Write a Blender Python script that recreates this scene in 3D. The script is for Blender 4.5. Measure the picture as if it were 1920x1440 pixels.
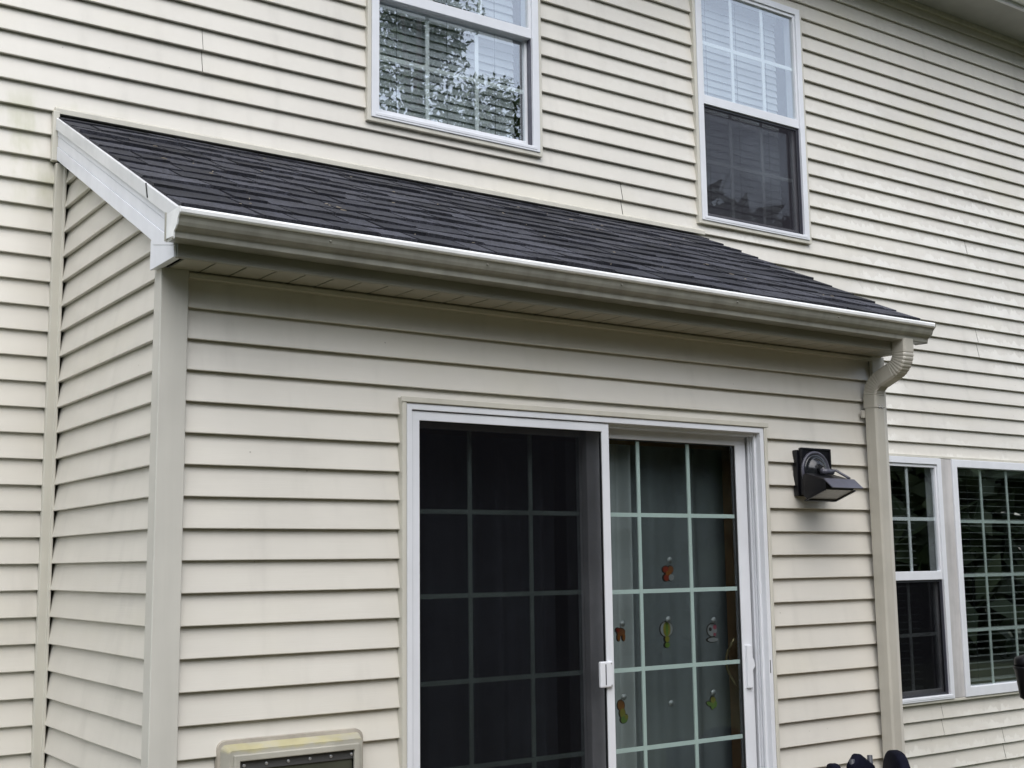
import bpy, bmesh, math, random
import numpy as np
from mathutils import Vector, Matrix
random.seed(7); rng = np.random.default_rng(7)
for o in list(bpy.data.objects): bpy.data.objects.remove(o)
scene = bpy.context.scene
COL = scene.collection

# ------------------------------------------------------------------ camera
YAW, PITCH, ROLL = math.radians(34.941), math.radians(8.099), math.radians(-0.725)
fwd = Vector((math.sin(YAW)*math.cos(PITCH), math.cos(YAW)*math.cos(PITCH), math.sin(PITCH)))
rt = Vector((math.cos(YAW), -math.sin(YAW), 0)); up = rt.cross(fwd)
r2 = rt*math.cos(ROLL)+up*math.sin(ROLL); u2 = up*math.cos(ROLL)-rt*math.sin(ROLL)
cd = bpy.data.cameras.new('camera'); cam = bpy.data.objects.new('camera', cd); COL.objects.link(cam)
cam.matrix_world = Matrix(((r2.x, u2.x, -fwd.x, -1.340), (r2.y, u2.y, -fwd.y, -3.868), (r2.z, u2.z, -fwd.z, 1.618), (0, 0, 0, 1)))
cd.sensor_width = 36; cd.lens = 44.2; cd.clip_start = 0.05; cd.clip_end = 600
scene.camera = cam
scene.render.resolution_x = 1024; scene.render.resolution_y = 768

# ------------------------------------------------------------------ world, sun, exposure
SUN_DIR = Vector((-0.24, -0.52, 0.80)).normalized()
w = bpy.data.worlds.new('World'); scene.world = w; w.use_nodes = True
nt = w.node_tree; nt.nodes.clear()
out = nt.nodes.new('ShaderNodeOutputWorld'); bg = nt.nodes.new('ShaderNodeBackground')
sky = nt.nodes.new('ShaderNodeTexSky'); sky.sky_type = 'NISHITA'; sky.sun_disc = False
sky.sun_elevation = math.asin(SUN_DIR.z); sky.sun_rotation = math.atan2(SUN_DIR.x, SUN_DIR.y) % (2*math.pi)
sky.air_density = 1.0; sky.dust_density = 1.5; sky.ozone_density = 1.0
hs = nt.nodes.new('ShaderNodeHueSaturation'); hs.inputs['Saturation'].default_value = 0.48
nt.links.new(sky.outputs[0], hs.inputs['Color']); nt.links.new(hs.outputs[0], bg.inputs[0])
bg.inputs[1].default_value = 0.14; nt.links.new(bg.outputs[0], out.inputs[0])
sl = bpy.data.lights.new('sun', 'SUN'); sl.energy = 1.3; sl.angle = math.radians(70); sl.color = (1.0, 0.985, 0.965)
so = bpy.data.objects.new('sun', sl); COL.objects.link(so); so.location = (8, -8, 12)
so.rotation_euler = (-SUN_DIR).to_track_quat('-Z', 'Y').to_euler()
vs = scene.view_settings; vs.view_transform = 'Standard'; vs.look = 'None'; vs.gamma = 1.0; vs.use_curve_mapping = False
vs.exposure = 1.06

# ------------------------------------------------------------------ materials
def mat(name):
    m = bpy.data.materials.new(name); m.use_nodes = True
    n = m.node_tree.nodes; l = m.node_tree.links
    return m, n, l, n['Principled BSDF']
def math_node(n, l, op, a, b=None, c=None, clamp=False):
    x = n.new('ShaderNodeMath'); x.operation = op; x.use_clamp = clamp
    for i, v in enumerate((a, b, c)):
        if v is None: continue
        if isinstance(v, (int, float)): x.inputs[i].default_value = v
        else: l.new(v, x.inputs[i])
    return x.outputs[0]
def noise(n, l, vec, scale, detail=3, rough=0.55, sc=(1, 1, 1)):
    mp = n.new('ShaderNodeMapping'); mp.inputs['Scale'].default_value = sc; l.new(vec, mp.inputs[0])
    t = n.new('ShaderNodeTexNoise'); t.inputs['Scale'].default_value = scale; t.inputs['Detail'].default_value = detail
    t.inputs['Roughness'].default_value = rough; l.new(mp.outputs[0], t.inputs['Vector'])
    return t.outputs['Fac']
def ramp(n, l, v, a, b, c=0.0, d=1.0):
    x = n.new('ShaderNodeMapRange'); x.interpolation_type = 'SMOOTHSTEP'
    for i, k in enumerate((a, b, c, d)): x.inputs[i+1].default_value = k
    l.new(v, x.inputs[0]); return x.outputs[0]
def mixc(n, l, f, a, b):
    x = n.new('ShaderNodeMix'); x.data_type = 'RGBA'
    if isinstance(f, (int, float)): x.inputs[0].default_value = f
    else: l.new(f, x.inputs[0])
    for i, v in ((6, a), (7, b)):
        if isinstance(v, tuple): x.inputs[i].default_value = (*v, 1)
        else: l.new(v, x.inputs[i])
    return x.outputs[2]
def coords(n): return n.new('ShaderNodeTexCoord').outputs['Object']
def scalec(n, l, col, f):
    x = n.new('ShaderNodeVectorMath'); x.operation = 'SCALE'; l.new(col, x.inputs[0]); l.new(f, x.inputs['Scale']); return x.outputs[0]

def plain(name, col, rough=0.5, var=0.06, scale=6.0, spec=0.5, metal=0.0, bump=0.0, streak=0.0):
    m, n, l, b = mat(name); co = coords(n)
    f = ramp(n, l, noise(n, l, co, scale, 4), 0.25, 0.75, 1-var, 1+var)
    if streak:
        s = ramp(n, l, noise(n, l, co, 14, 4, sc=(1, 1, 0.08)), 0.35, 0.7, 1.0, 1-streak)
        f = math_node(n, l, 'MULTIPLY', f, s)
    rgb = n.new('ShaderNodeRGB'); rgb.outputs[0].default_value = (*col, 1)
    l.new(scalec(n, l, rgb.outputs[0], f), b.inputs['Base Color'])
    b.inputs['Roughness'].default_value = rough; b.inputs['Metallic'].default_value = metal
    b.inputs['Specular IOR Level'].default_value = spec
    if bump:
        bp = n.new('ShaderNodeBump'); bp.inputs['Strength'].default_value = bump; bp.inputs['Distance'].default_value = 0.004
        l.new(noise(n, l, co, 60, 3), bp.inputs['Height']); l.new(bp.outputs[0], b.inputs['Normal'])
    return m

H = 0.1016           # siding exposure (four inches)
Z0 = 2.45            # a lip line
D = 1.224            # rear wall lip plane
def siding_material():
    m, n, l, b = mat('vinyl_siding'); co = coords(n)
    sep = n.new('ShaderNodeSeparateXYZ'); l.new(co, sep.inputs[0]); X, Y, Z = sep.outputs
    info = n.new('ShaderNodeObjectInfo')
    v = ramp(n, l, noise(n, l, co, 0.9, 5), 0.3, 0.7, 0.95, 1.04)
    v = math_node(n, l, 'MULTIPLY', v, ramp(n, l, noise(n, l, co, 9, 5, sc=(1, 1, 0.12)), 0.5, 0.8, 1.0, 0.90))
    v = math_node(n, l, 'MULTIPLY', v, ramp(n, l, info.outputs['Random'], 0, 1, 0.985, 1.015))
    v = math_node(n, l, 'MULTIPLY', v, ramp(n, l, noise(n, l, co, 3.5, 6, 0.65, sc=(0.5, 0.5, 2.5)), 0.42, 0.75, 1.0, 0.955))
    base = n.new('ShaderNodeRGB'); base.outputs[0].default_value = (0.600, 0.574, 0.515, 1)
    c = scalec(n, l, base.outputs[0], v)
    # rain-dried pale drip patches along the lower edge of each course on the big wall
    ph = math_node(n, l, 'FRACT', math_node(n, l, 'DIVIDE', math_node(n, l, 'SUBTRACT', Z, Z0-20*H), H))
    dn = noise(n, l, co, 13, 5, 0.62, sc=(1, 1, 0.35))
    dm = math_node(n, l, 'SUBTRACT', math_node(n, l, 'MULTIPLY', dn, 1.9), math_node(n, l, 'ADD', ph, ramp(n, l, info.outputs['Random'], 0, 1, 0.35, 0.62)))
    dm = ramp(n, l, dm, 0.0, 0.10)
    reg = math_node(n, l, 'MULTIPLY', ramp(n, l, X, 2.3, 4.3), ramp(n, l, Z, 5.0, 4.1))
    reg = math_node(n, l, 'MULTIPLY', reg, ramp(n, l, Y, 0.9, 1.0))
    reg = math_node(n, l, 'MULTIPLY', reg, ramp(n, l, noise(n, l, co, 1.7, 3), 0.40, 0.62))
    c = mixc(n, l, math_node(n, l, 'MULTIPLY', math_node(n, l, 'MULTIPLY', dm, reg), 0.55), c, (0.74, 0.725, 0.67))
    # algae tint low on the wall left of the extension and above its roof
    al = math_node(n, l, 'MULTIPLY', ramp(n, l, noise(n, l, co, 5, 5, 0.6, sc=(1, 1, 0.3)), 0.45, 0.7),
                   math_node(n, l, 'MULTIPLY', ramp(n, l, X, 0.35, -0.05), math_node(n, l, 'MULTIPLY', ramp(n, l, Z, 2.95, 3.2), ramp(n, l, Z, 3.62, 3.4))))
    c = mixc(n, l, math_node(n, l, 'MULTIPLY', al, 0.85), c, (0.40, 0.40, 0.27))
    # yellowish staining in soft bands
    ye = math_node(n, l, 'MULTIPLY', ramp(n, l, noise(n, l, co, 1.6, 4, sc=(0.6, 0.6, 1.5)), 0.5, 0.75), 0.35)
    c = mixc(n, l, ye, c, (0.60, 0.565, 0.45))
    # small specks
    sp = n.new('ShaderNodeTexVoronoi'); sp.inputs['Scale'].default_value = 9; l.new(co, sp.inputs['Vector'])
    c = mixc(n, l, math_node(n, l, 'MULTIPLY', math_node(n, l, 'LESS_THAN', sp.outputs['Distance'], 0.028), 0.5), c, (0.16, 0.14, 0.10))
    l.new(c, b.inputs['Base Color'])
    l.new(ramp(n, l, noise(n, l, co, 4, 4), 0.3, 0.7, 0.28, 0.42), b.inputs['Roughness'])
    b.inputs['Specular IOR Level'].default_value = 0.55
    bp = n.new('ShaderNodeBump'); bp.inputs['Strength'].default_value = 0.25; bp.inputs['Distance'].default_value = 0.0012
    l.new(noise(n, l, co, 5, 5, 0.6, sc=(1, 1, 45)), bp.inputs['Height']); l.new(bp.outputs[0], b.inputs['Normal'])
    return m
def shingle_material():
    m, n, l, b = mat('asphalt_shingle'); co = coords(n); info = n.new('ShaderNodeObjectInfo')
    r = info.outputs['Random']
    c = mixc(n, l, r, (0.005, 0.0055, 0.010), (0.034, 0.035, 0.045))
    g = ramp(n, l, noise(n, l, co, 240, 2, 0.7), 0.3, 0.75, 0.55, 1.7)
    p = math_node(n, l, 'MULTIPLY', ramp(n, l, noise(n, l, co, 5, 4), 0.3, 0.7, 0.75, 1.25), ramp(n, l, noise(n, l, co, 75, 3, 0.7), 0.3, 0.7, 0.45, 1.75))
    l.new(scalec(n, l, c, math_node(n, l, 'MULTIPLY', g, p)), b.inputs['Base Color'])
    b.inputs['Roughness'].default_value = 0.72; b.inputs['Specular IOR Level'].default_value = 0.45
    bp = n.new('ShaderNodeBump'); bp.inputs['Strength'].default_value = 0.6; bp.inputs['Distance'].default_value = 0.002
    l.new(noise(n, l, co, 260, 2), bp.inputs['Height']); l.new(bp.outputs[0], b.inputs['Normal'])
    return m
def glass_material(name, tint, wav=0.05, f0=0.075):
    m, n, l, b = mat(name); n.remove(b); o = n['Material Output']
    tr = n.new('ShaderNodeBsdfTransparent'); tr.inputs[0].default_value = (*tint, 1)
    gl = n.new('ShaderNodeBsdfGlossy'); gl.inputs['Roughness'].default_value = 0.0; gl.inputs[0].default_value = (0.95, 0.97, 1, 1)
    lw = n.new('ShaderNodeLayerWeight'); lw.inputs[0].default_value = 0.5
    p5 = math_node(n, l, 'POWER', lw.outputs['Facing'], 5.0)
    fac = math_node(n, l, 'MULTIPLY_ADD', p5, 0.9, f0, clamp=True)
    bp = n.new('ShaderNodeBump'); bp.inputs['Strength'].default_value = wav; bp.inputs['Distance'].default_value = 0.05
    l.new(noise(n, l, coords(n), 2.2, 2, 0.4), bp.inputs['Height']); l.new(bp.outputs[0], gl.inputs['Normal'])
    mx = n.new('ShaderNodeMixShader'); l.new(fac, mx.inputs[0]); l.new(tr.outputs[0], mx.inputs[1]); l.new(gl.outputs[0], mx.inputs[2])
    l.new(mx.outputs[0], o.inputs[0]); return m
def screen_material(name, c, f0, f1):
    m, n, l, b = mat(name); o = n['Material Output']
    b.inputs['Base Color'].default_value = (*c, 1); b.inputs['Roughness'].default_value = 0.9; b.inputs['Specular IOR Level'].default_value = 0.05
    tr = n.new('ShaderNodeBsdfTransparent'); mx = n.new('ShaderNodeMixShader')
    f = ramp(n, l, noise(n, l, coords(n), 3, 4), 0.3, 0.7, f0, f1)
    l.new(f, mx.inputs[0]); l.new(tr.outputs[0], mx.inputs[1]); l.new(b.outputs[0], mx.inputs[2]); l.new(mx.outputs[0], o.inputs[0])
    return m
def soffit_material():
    m, n, l, b = mat('vented_soffit'); co = coords(n)
    v = n.new('ShaderNodeTexVoronoi'); v.inputs['Scale'].default_value = 150; v.inputs['Randomness'].default_value = 0.0; l.new(co, v.inputs['Vector'])
    d = ramp(n, l, v.outputs['Distance'], 0.20, 0.36)
    sep = n.new('ShaderNodeSeparateXYZ'); l.new(co, sep.inputs[0])
    band = math_node(n, l, 'MULTIPLY', ramp(n, l, sep.outputs[1], -0.165, -0.160), ramp(n, l, sep.outputs[1], -0.020, -0.025))
    f = math_node(n, l, 'MULTIPLY', math_node(n, l, 'SUBTRACT', 1.0, d), band)
    l.new(mixc(n, l, f, (0.36, 0.345, 0.285), (0.03, 0.028, 0.025)), b.inputs['Base Color'])
    b.inputs['Roughness'].default_value = 0.6; return m
def petframe_material():
    m, n, l, b = mat('pet_door_plastic'); co = coords(n)
    sep = n.new('ShaderNodeSeparateXYZ'); l.new(co, sep.inputs[0])
    z = math_node(n, l, 'ADD', sep.outputs[2], math_node(n, l, 'MULTIPLY', noise(n, l, co, 18, 4), 0.03))
    f = math_node(n, l, 'MULTIPLY', ramp(n, l, z, 1.050, 1.064), ramp(n, l, noise(n, l, co, 9, 5), 0.28, 0.55))
    gr = ramp(n, l, noise(n, l, co, 7, 5), 0.3, 0.7, 0.85, 1.08)
    c = mixc(n, l, f, (0.38, 0.365, 0.31), (0.40, 0.365, 0.215))
    l.new(scalec(n, l, c, gr), b.inputs['Base Color']); b.inputs['Roughness'].default_value = 0.6
    return m
def leaf_material(name, a, c):
    m, n, l, b = mat(name); co = coords(n)
    l.new(mixc(n, l, ramp(n, l, noise(n, l, co, 1.2, 3), 0.3, 0.7), a, c), b.inputs['Base Color'])
    b.inputs['Roughness'].default_value = 0.6; return m

M = dict(
    siding=siding_material(), shingle=shingle_material(),
    post=plain('vinyl_post', (0.53, 0.515, 0.465), 0.45, 0.05, 3, streak=0.08, bump=0.05),
    jtrim=plain('vinyl_trim', (0.55, 0.53, 0.46), 0.45, 0.05, 4, streak=0.08),
    white=plain('white_vinyl', (0.67, 0.685, 0.715), 0.38, 0.04, 5, streak=0.03),
    rake=plain('white_aluminium', (0.75, 0.765, 0.81), 0.4, 0.05, 4, streak=0.05),
    drip=plain('drip_metal', (0.68, 0.69, 0.70), 0.35, 0.06, 5, streak=0.06),
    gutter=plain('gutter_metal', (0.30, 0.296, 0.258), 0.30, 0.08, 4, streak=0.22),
    gutterlip=plain('gutter_sky_reflection', (0.82, 0.83, 0.83), 0.3, 0.08, 14),  # gutter metal with the lip's white sky reflection painted into the colour
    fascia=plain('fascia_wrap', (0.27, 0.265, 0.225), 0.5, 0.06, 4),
    downspout=plain('downspout_paint', (0.44, 0.42, 0.365), 0.33, 0.06, 5, streak=0.10),
    soffit=soffit_material(), eave=plain('eave_soffit', (0.34, 0.34, 0.32), 0.6, 0.08, 5),
    glass=glass_material('window_glass', (0.945, 0.968, 0.966), 0.003, 0.22),
    doorglass=glass_material('door_glass', (0.895, 0.928, 0.925), 0.005, 0.05),
    screen=screen_material('insect_mesh', (0.005, 0.005, 0.0065), 0.44, 0.52), palescreen=screen_material('pale_insect_mesh', (0.036, 0.034, 0.042), 0.38, 0.46),
    muntin=plain('glazing_bar', (0.55, 0.62, 0.59), 0.5, 0.03),
    wmuntin=plain('window_bar', (0.74, 0.76, 0.77), 0.5, 0.03),
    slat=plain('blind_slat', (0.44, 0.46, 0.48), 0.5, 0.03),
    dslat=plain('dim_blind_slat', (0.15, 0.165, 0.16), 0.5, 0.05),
    curtain=plain('curtain_cloth', (0.10, 0.11, 0.118), 0.9, 0.06, 3), brightcurtain=plain('lit_curtain_cloth', (0.29, 0.305, 0.31), 0.9, 0.06, 3), dimcurtain=plain('shaded_curtain_cloth', (0.15, 0.15, 0.185), 0.9, 0.1, 3),  # separate tones paint in the lit folds and the dimness behind the screen
    board=plain('wall_board', (0.16, 0.145, 0.125), 0.9, 0.08, 3),
    felt=plain('roof_felt', (0.02, 0.02, 0.02), 0.9),
    black=plain('black_metal', (0.004, 0.004, 0.006), 0.38, 0.2, 20, spec=0.35),
    blackgloss=plain('black_dome', (0.012, 0.013, 0.015), 0.18, 0.2, 12),
    greymetal=plain('grey_visor', (0.07, 0.07, 0.09), 0.35, 0.15, 20),
    lens=plain('lamp_lens', (0.12, 0.12, 0.11), 0.25, 0.1, 20),
    petframe=petframe_material(), petflap=plain('pet_flap', (0.06, 0.062, 0.045), 0.3, 0.15, 8),
    petstrip=plain('pet_strip', (0.07, 0.07, 0.07), 0.4, 0.1), screw=plain('screw_steel', (0.45, 0.45, 0.45), 0.35, 0.05, metal=0.6),
    caulk=plain('caulk', (0.33, 0.30, 0.25), 0.7, 0.15, 20),
    rubber=plain('rubber_seal', (0.012, 0.013, 0.013), 0.6),
    wood=plain('brown_wood', (0.10, 0.055, 0.025), 0.5, 0.2, 9), brass=plain('brass', (0.14, 0.11, 0.06), 0.35, 0.1, metal=0.7),
    mull=plain('mullion_board', (0.50, 0.485, 0.475), 0.6, 0.10, 7, streak=0.2),
    navy=plain('navy_cloth', (0.003, 0.0035, 0.010), 0.85, 0.25, 25, spec=0.12), tube=plain('dark_tube', (0.03, 0.032, 0.04), 0.4),
    lawn=plain('lawn', (0.045, 0.055, 0.022), 0.95, 0.35, 1.5, bump=0.5), patio=plain('warm_bounce_boards', (0.17, 0.12, 0.07), 0.85, 0.12, 2),  # patio brown picked to bounce warm light under the eave
    bark=plain('bark', (0.07, 0.055, 0.04), 0.9, 0.25, 8),
    leaf=leaf_material('leaf', (0.045, 0.085, 0.022), (0.09, 0.13, 0.04)), leaf2=leaf_material('wood_leaf', (0.028, 0.05, 0.018), (0.06, 0.085, 0.03)),
    red=plain('red_glaze', (0.14, 0.02, 0.012), 0.3), orange=plain('orange_glaze', (0.14, 0.05, 0.012), 0.3), yellow=plain('yellow_glaze', (0.13, 0.115, 0.02), 0.3),
    green=plain('green_glaze', (0.07, 0.12, 0.025), 0.3), pale=plain('pale_glaze', (0.16, 0.16, 0.165), 0.3), pink=plain('pink_glaze', (0.18, 0.04, 0.06), 0.3),
    brown=plain('brown_glaze', (0.12, 0.045, 0.018), 0.3), outline=plain('dark_outline', (0.02, 0.012, 0.012), 0.4), cup=plain('suction_cup', (0.22, 0.225, 0.23), 0.15),
    debris=plain('dry_debris', (0.34, 0.29, 0.22), 0.8, 0.3, 30), moss=plain('crack_dark', (0.02, 0.02, 0.02), 0.8),
)

# ------------------------------------------------------------------ mesh helpers
class MB:
    def __init__(s): s.v = []; s.f = []
    def add(s, vs, fs):
        k = len(s.v); s.v += [tuple(p) for p in vs]; s.f += [tuple(i+k for i in f) for f in fs]; return s
    def box(s, x0, x1, y0, y1, z0, z1):
        return s.add([(x0, y0, z0), (x1, y0, z0), (x1, y1, z0), (x0, y1, z0), (x0, y0, z1), (x1, y0, z1), (x1, y1, z1), (x0, y1, z1)],
                     [(3, 2, 1, 0), (4, 5, 6, 7), (0, 1, 5, 4), (1, 2, 6, 5), (2, 3, 7, 6), (3, 0, 4, 7)])
    def ring(s, x0, x1, z0, z1, y0, y1, wl, wr=None, wt=None, wb=None):
        wr = wl if wr is None else wr; wt = wl if wt is None else wt; wb = wl if wb is None else wb
        o = [(x0, z0), (x1, z0), (x1, z1), (x0, z1)]; i = [(x0+wl, z0+wb), (x1-wr, z0+wb), (x1-wr, z1-wt), (x0+wl, z1-wt)]
        vs = [(x, y0, z) for x, z in o]+[(x, y0, z) for x, z in i]+[(x, y1, z) for x, z in o]+[(x, y1, z) for x, z in i]
        fs = []
        for k in range(4):
            j = (k+1) % 4
            fs += [(k, j, 4+j, 4+k), (8+j, 8+k, 12+k, 12+j), (k, 8+k, 8+j, j), (4+k, 4+j, 12+j, 12+k)]
        return s.add(vs, fs)
    def prism_x(s, prof, x0, x1, caps=True):          # prof: (y,z) loop
        n = len(prof)
        fs = [(i, (i+1) % n, n+(i+1) % n, n+i) for i in range(n)]
        if caps: fs += [tuple(range(n))[::-1], tuple(range(n, 2*n))]
        return s.add([(x0, y, z) for y, z in prof]+[(x1, y, z) for y, z in prof], fs)
    def prism(s, pts, off):                           # polygon extruded by a vector
        n = len(pts); o = Vector(off)
        return s.add([Vector(p) for p in pts]+[Vector(p)+o for p in pts],
                     [tuple(range(n))[::-1], tuple(range(n, 2*n))]+[(i, (i+1) % n, n+(i+1) % n, n+i) for i in range(n)])
    def tube(s, pts, r, seg=10, cap=True):
        pts = [Vector(p) for p in pts]; rs = r if isinstance(r, (list, tuple)) else [r]*len(pts)
        k0 = len(s.v)
        for i, p in enumerate(pts):
            t = (pts[min(i+1, len(pts)-1)]-pts[max(i-1, 0)]).normalized()
            a = t.cross(Vector((0, 0, 1)) if abs(t.z) < 0.9 else Vector((1, 0, 0))).normalized(); b = t.cross(a)
            for j in range(seg):
                q = 2*math.pi*j/seg; s.v.append(tuple(p+(a*math.cos(q)+b*math.sin(q))*rs[i]))
        for i in range(len(pts)-1):
            for j in range(seg):
                a = k0+i*seg+j; b = k0+i*seg+(j+1) % seg; s.f.append((a, b, b+seg, a+seg))
        if cap:
            s.f.append(tuple(range(k0, k0+seg))[::-1]); s.f.append(tuple(range(k0+(len(pts)-1)*seg, k0+len(pts)*seg)))
        return s
    def lathe_y(s, c, prof, seg=28):                  # prof: (radius, y); axis along y through c
        k0 = len(s.v); n = len(prof)
        for r, y in prof:
            for j in range(seg):
                q = 2*math.pi*j/seg; s.v.append((c[0]+r*math.cos(q), c[1]+y, c[2]+r*math.sin(q)))
        for i in range(n-1):
            for j in range(seg):
                a = k0+i*seg+j; b = k0+i*seg+(j+1) % seg; s.f.append((a, b, b+seg, a+seg))
        s.f.append(tuple(range(k0, k0+seg))); s.f.append(tuple(range(k0+(n-1)*seg, k0+n*seg))[::-1]); return s
    def build(s, name, m, parent=None, bevel=0.0, smooth=False, seg=2):
        me = bpy.data.meshes.new(name); me.from_pydata(s.v, [], s.f); me.update()
        bm = bmesh.new(); bm.from_mesh(me); bmesh.ops.recalc_face_normals(bm, faces=bm.faces)
        if bevel: bmesh.ops.bevel(bm, geom=[e for e in bm.edges if len(e.link_faces) == 2 and e.calc_face_angle(0) > 0.5], offset=bevel, segments=seg, affect='EDGES', profile=0.5)
        bm.to_mesh(me); bm.free()
        if smooth:
            for p in me.polygons: p.use_smooth = True
        me.materials.append(M[m] if isinstance(m, str) else m)
        o = bpy.data.objects.new(name, me); COL.objects.link(o)
        if parent: o.parent = parent
        return o
def empty(name, loc, parent=None):
    o = bpy.data.objects.new(name, None); COL.objects.link(o); o.location = loc; o.empty_display_size = 0.1
    if parent: o.parent = parent
    return o
def tag(o, label=None, cat=None, group=None, kind=None):
    for k, v in (('label', label), ('category', cat), ('group', group), ('kind', kind)):
        if v: o[k] = v
    return o
def reloc(o, loc):   # move an origin without moving the mesh
    o.data.transform(Matrix.Translation(-Vector(loc))); o.location = loc

# ------------------------------------------------------------------ ground
NG = 40
g = MB()
R = 160
g.add([(-R, -R, 0), (R, -R, 0), (R, R, 0), (-R, R, 0)], [(0, 1, 2, 3)])
tag(g.build('lawn', 'lawn'), kind='structure')
g = MB(); g.box(0.4, 4.9, -3.0, 0.03, -0.05, 0.09)
tag(g.build('patio', 'patio', bevel=0.01), kind='structure')  # out of view, added for light bounce and reflections

# ------------------------------------------------------------------ house: siding
house = empty('house', (1.75, 1.0, 0)); tag(house, 'two-storey house with beige vinyl siding and a lean-to rear extension', 'house')
def part(mb, name, m, parent=house, label=None, **k):
    o = mb.build(name, m, parent, **k); o.matrix_parent_inverse = Matrix.Identity(4)
    base = parent
    off = Vector((0, 0, 0))
    while base is not None: off += base.location; base = base.parent
    o.location = -off
    if label: o['label'] = label
    return o
def sub_empty(name, parent=house, label=None):
    o = empty(name, (0, 0, 0), parent)
    if label: o['label'] = label
    return o
DEPTH = 0.0190
def course(mb, wall, a0, a1, z0, zlo, zhi, dy):
    def pt(a, y, z): return (a, wall[1]+y, z) if wall[0] == 'x' else (wall[1]+y, a, z)
    ztop = z0+H
    prof = []
    if zlo <= z0+1e-6:
        prof += [(0.0155, z0+0.006), (0.0155, z0+0.0006), (0.0022, z0), (0.0006, z0+0.0008), (0.0, z0+0.003)]
        zs = z0+0.003
    else: zs = zlo; prof.append((DEPTH*(zs-z0)/H, zs))
    for t in (0.5, 1.0): prof.append((DEPTH*((zs+(zhi-zs)*t)-z0)/H, zs+(zhi-zs)*t))
    n = max(2, int((a1-a0)/0.22)+1); k0 = len(mb.v); P = len(prof)
    for i in range(n):
        a = a0+(a1-a0)*i/(n-1); e = dy(a)
        for y, z in prof: mb.v.append(pt(a, y+e*(1.0 if z < z0+0.06 else 0.5), z+e*0.5))
    for i in range(n-1):
        for j in range(P-1):
            q = k0+i*P+j; mb.f.append((q, q+1, q+P+1, q+P))
def wob():
    p = [random.uniform(0, 6.28) for _ in range(3)]; a = [random.uniform(0.2, 0.7)*0.001 for _ in range(3)]
    return lambda x: a[0]*math.sin(1.3*x+p[0])+a[1]*math.sin(3.1*x+p[1])+a[2]*math.sin(6.7*x+p[2])
def siding(parent, wall, k0, k1, ext, openings, seams, ztop):
    """one siding_panel per course and panel length; notched round the openings"""
    for k in range(k0, k1+1):
        z0 = Z0-k*H; z1 = min(z0+H*1.10, ztop)
        lo, hi = ext(z0)
        cuts = [lo]+sorted(s for s in seams(k) if lo+0.2 < s < hi-0.2)+[hi]
        for ci in range(len(cuts)-1):
            a0, a1 = cuts[ci], cuts[ci+1]
            lift = -0.0012 if ci % 2 else 0.0
            if ci > 0: a0 += 0.0012
            if ci < len(cuts)-2: a1 -= 0.0012
            br = sorted({a0, a1, *[q for o in openings for q in (o[0], o[1]) if a0 < q < a1 and o[2] < z1 and o[3] > z0]})
            groups = []; cur = None
            w_ = wob(); dy = lambda a, w_=w_, lift=lift: w_(a)+lift
            for b0, b1 in zip(br[:-1], br[1:]):
                mid = (b0+b1)/2; rs = [(z0, z1)]
                for o in openings:
                    if o[0] < mid < o[1]:
                        nr = []
                        for p, q in rs:
                            if o[3] <= p or o[2] >= q: nr.append((p, q)); continue
                            if o[2] > p+0.004: nr.append((p, o[2]))
                            if o[3] < q-0.016: nr.append((o[3], q))
                        rs = nr
                if rs:
                    if cur is None: cur = MB(); groups.append(cur)
                    for p, q in rs: course(cur, wall, b0, b1, z0, p, q, dy)
                else: cur = None
            for gmb in groups: part(gmb, 'siding_panel', 'siding', parent, smooth=False)

# openings (x0,x1,z0,z1) cut out of each wall
WA = (1.390, 2.422, 3.708, 5.040); WB = (3.522, 4.452, 3.520, 5.040); WC = (4.930, 6.960, 0.722, 2.268)
DOOR = (0.874, 2.706, -1, 2.208)
wall = MB()
def sheath(mb, axis, pos, thick, a0, a1, z0, z1, ops):
    xs = sorted({a0, a1, *[q for o in ops for q in o[:2] if a0 < q < a1]}); zs = sorted({z0, z1, *[q for o in ops for q in o[2:] if z0 < q < z1]})
    for i in range(len(xs)-1):
        for j in range(len(zs)-1):
            mx, mz = (xs[i]+xs[i+1])/2, (zs[j]+zs[j+1])/2
            if any(o[0] < mx < o[1] and o[2] < mz < o[3] for o in ops): continue
            if axis == 'x': mb.box(xs[i], xs[i+1], pos, pos+thick, zs[j], zs[j+1])
            else: mb.box(pos, pos+thick, xs[i], xs[i+1], zs[j], zs[j+1])
inner = lambda o: (o[0]+0.02, o[1]-0.02, o[2]+0.02, o[3]-0.02)
sheath(wall, 'x', D+0.024, 0.05, -3.5, 9.0, 0.0, 5.5, [inner(WA), inner(WB), inner(WC)])
rear_wall = part(wall, 'wall', 'board', house, 'tall main wall of horizontal beige siding courses')
given = {-14: [0.580], -13: [0.580], -10: [2.970], -11: [2.970], -12: [6.03], -11.5: [], 18: [5.476], 19: [5.476], 20: [6.094], 21: [6.094]}
def rear_seams(k):
    s = list(given.get(k, []))
    if k in (-12, -11): s.append(6.04)
    if k in (-6, -5): s.append(6.09)
    r = random.Random(k//2*31+5)
    if k not in given: s += [r.uniform(7.0, 8.5)]
    if k < -14: s.append([-0.9, 0.1, 5.2, 3.0][k//2 % 4] if (k//2 % 4) in (0, 1) else 9.9)
    return s
def rear_ext(z0): return (-3.5, 9.0)
EXT_CUT = (-0.030, 3.500, -1, 3.462)
siding(rear_wall, ('x', D), -28, 22, rear_ext, [WA, WB, WC, EXT_CUT], rear_seams, 5.375)
fw = MB(); sheath(fw, 'x', 0.024, 0.05, 0.03, 3.50, 0.10, 2.56, [(DOOR[0]+0.03, DOOR[1]-0.03, -1, DOOR[3]-0.02)])
front_wall = part(fw, 'wall', 'board', house, 'extension wall of beige siding round the sliding door')
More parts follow.
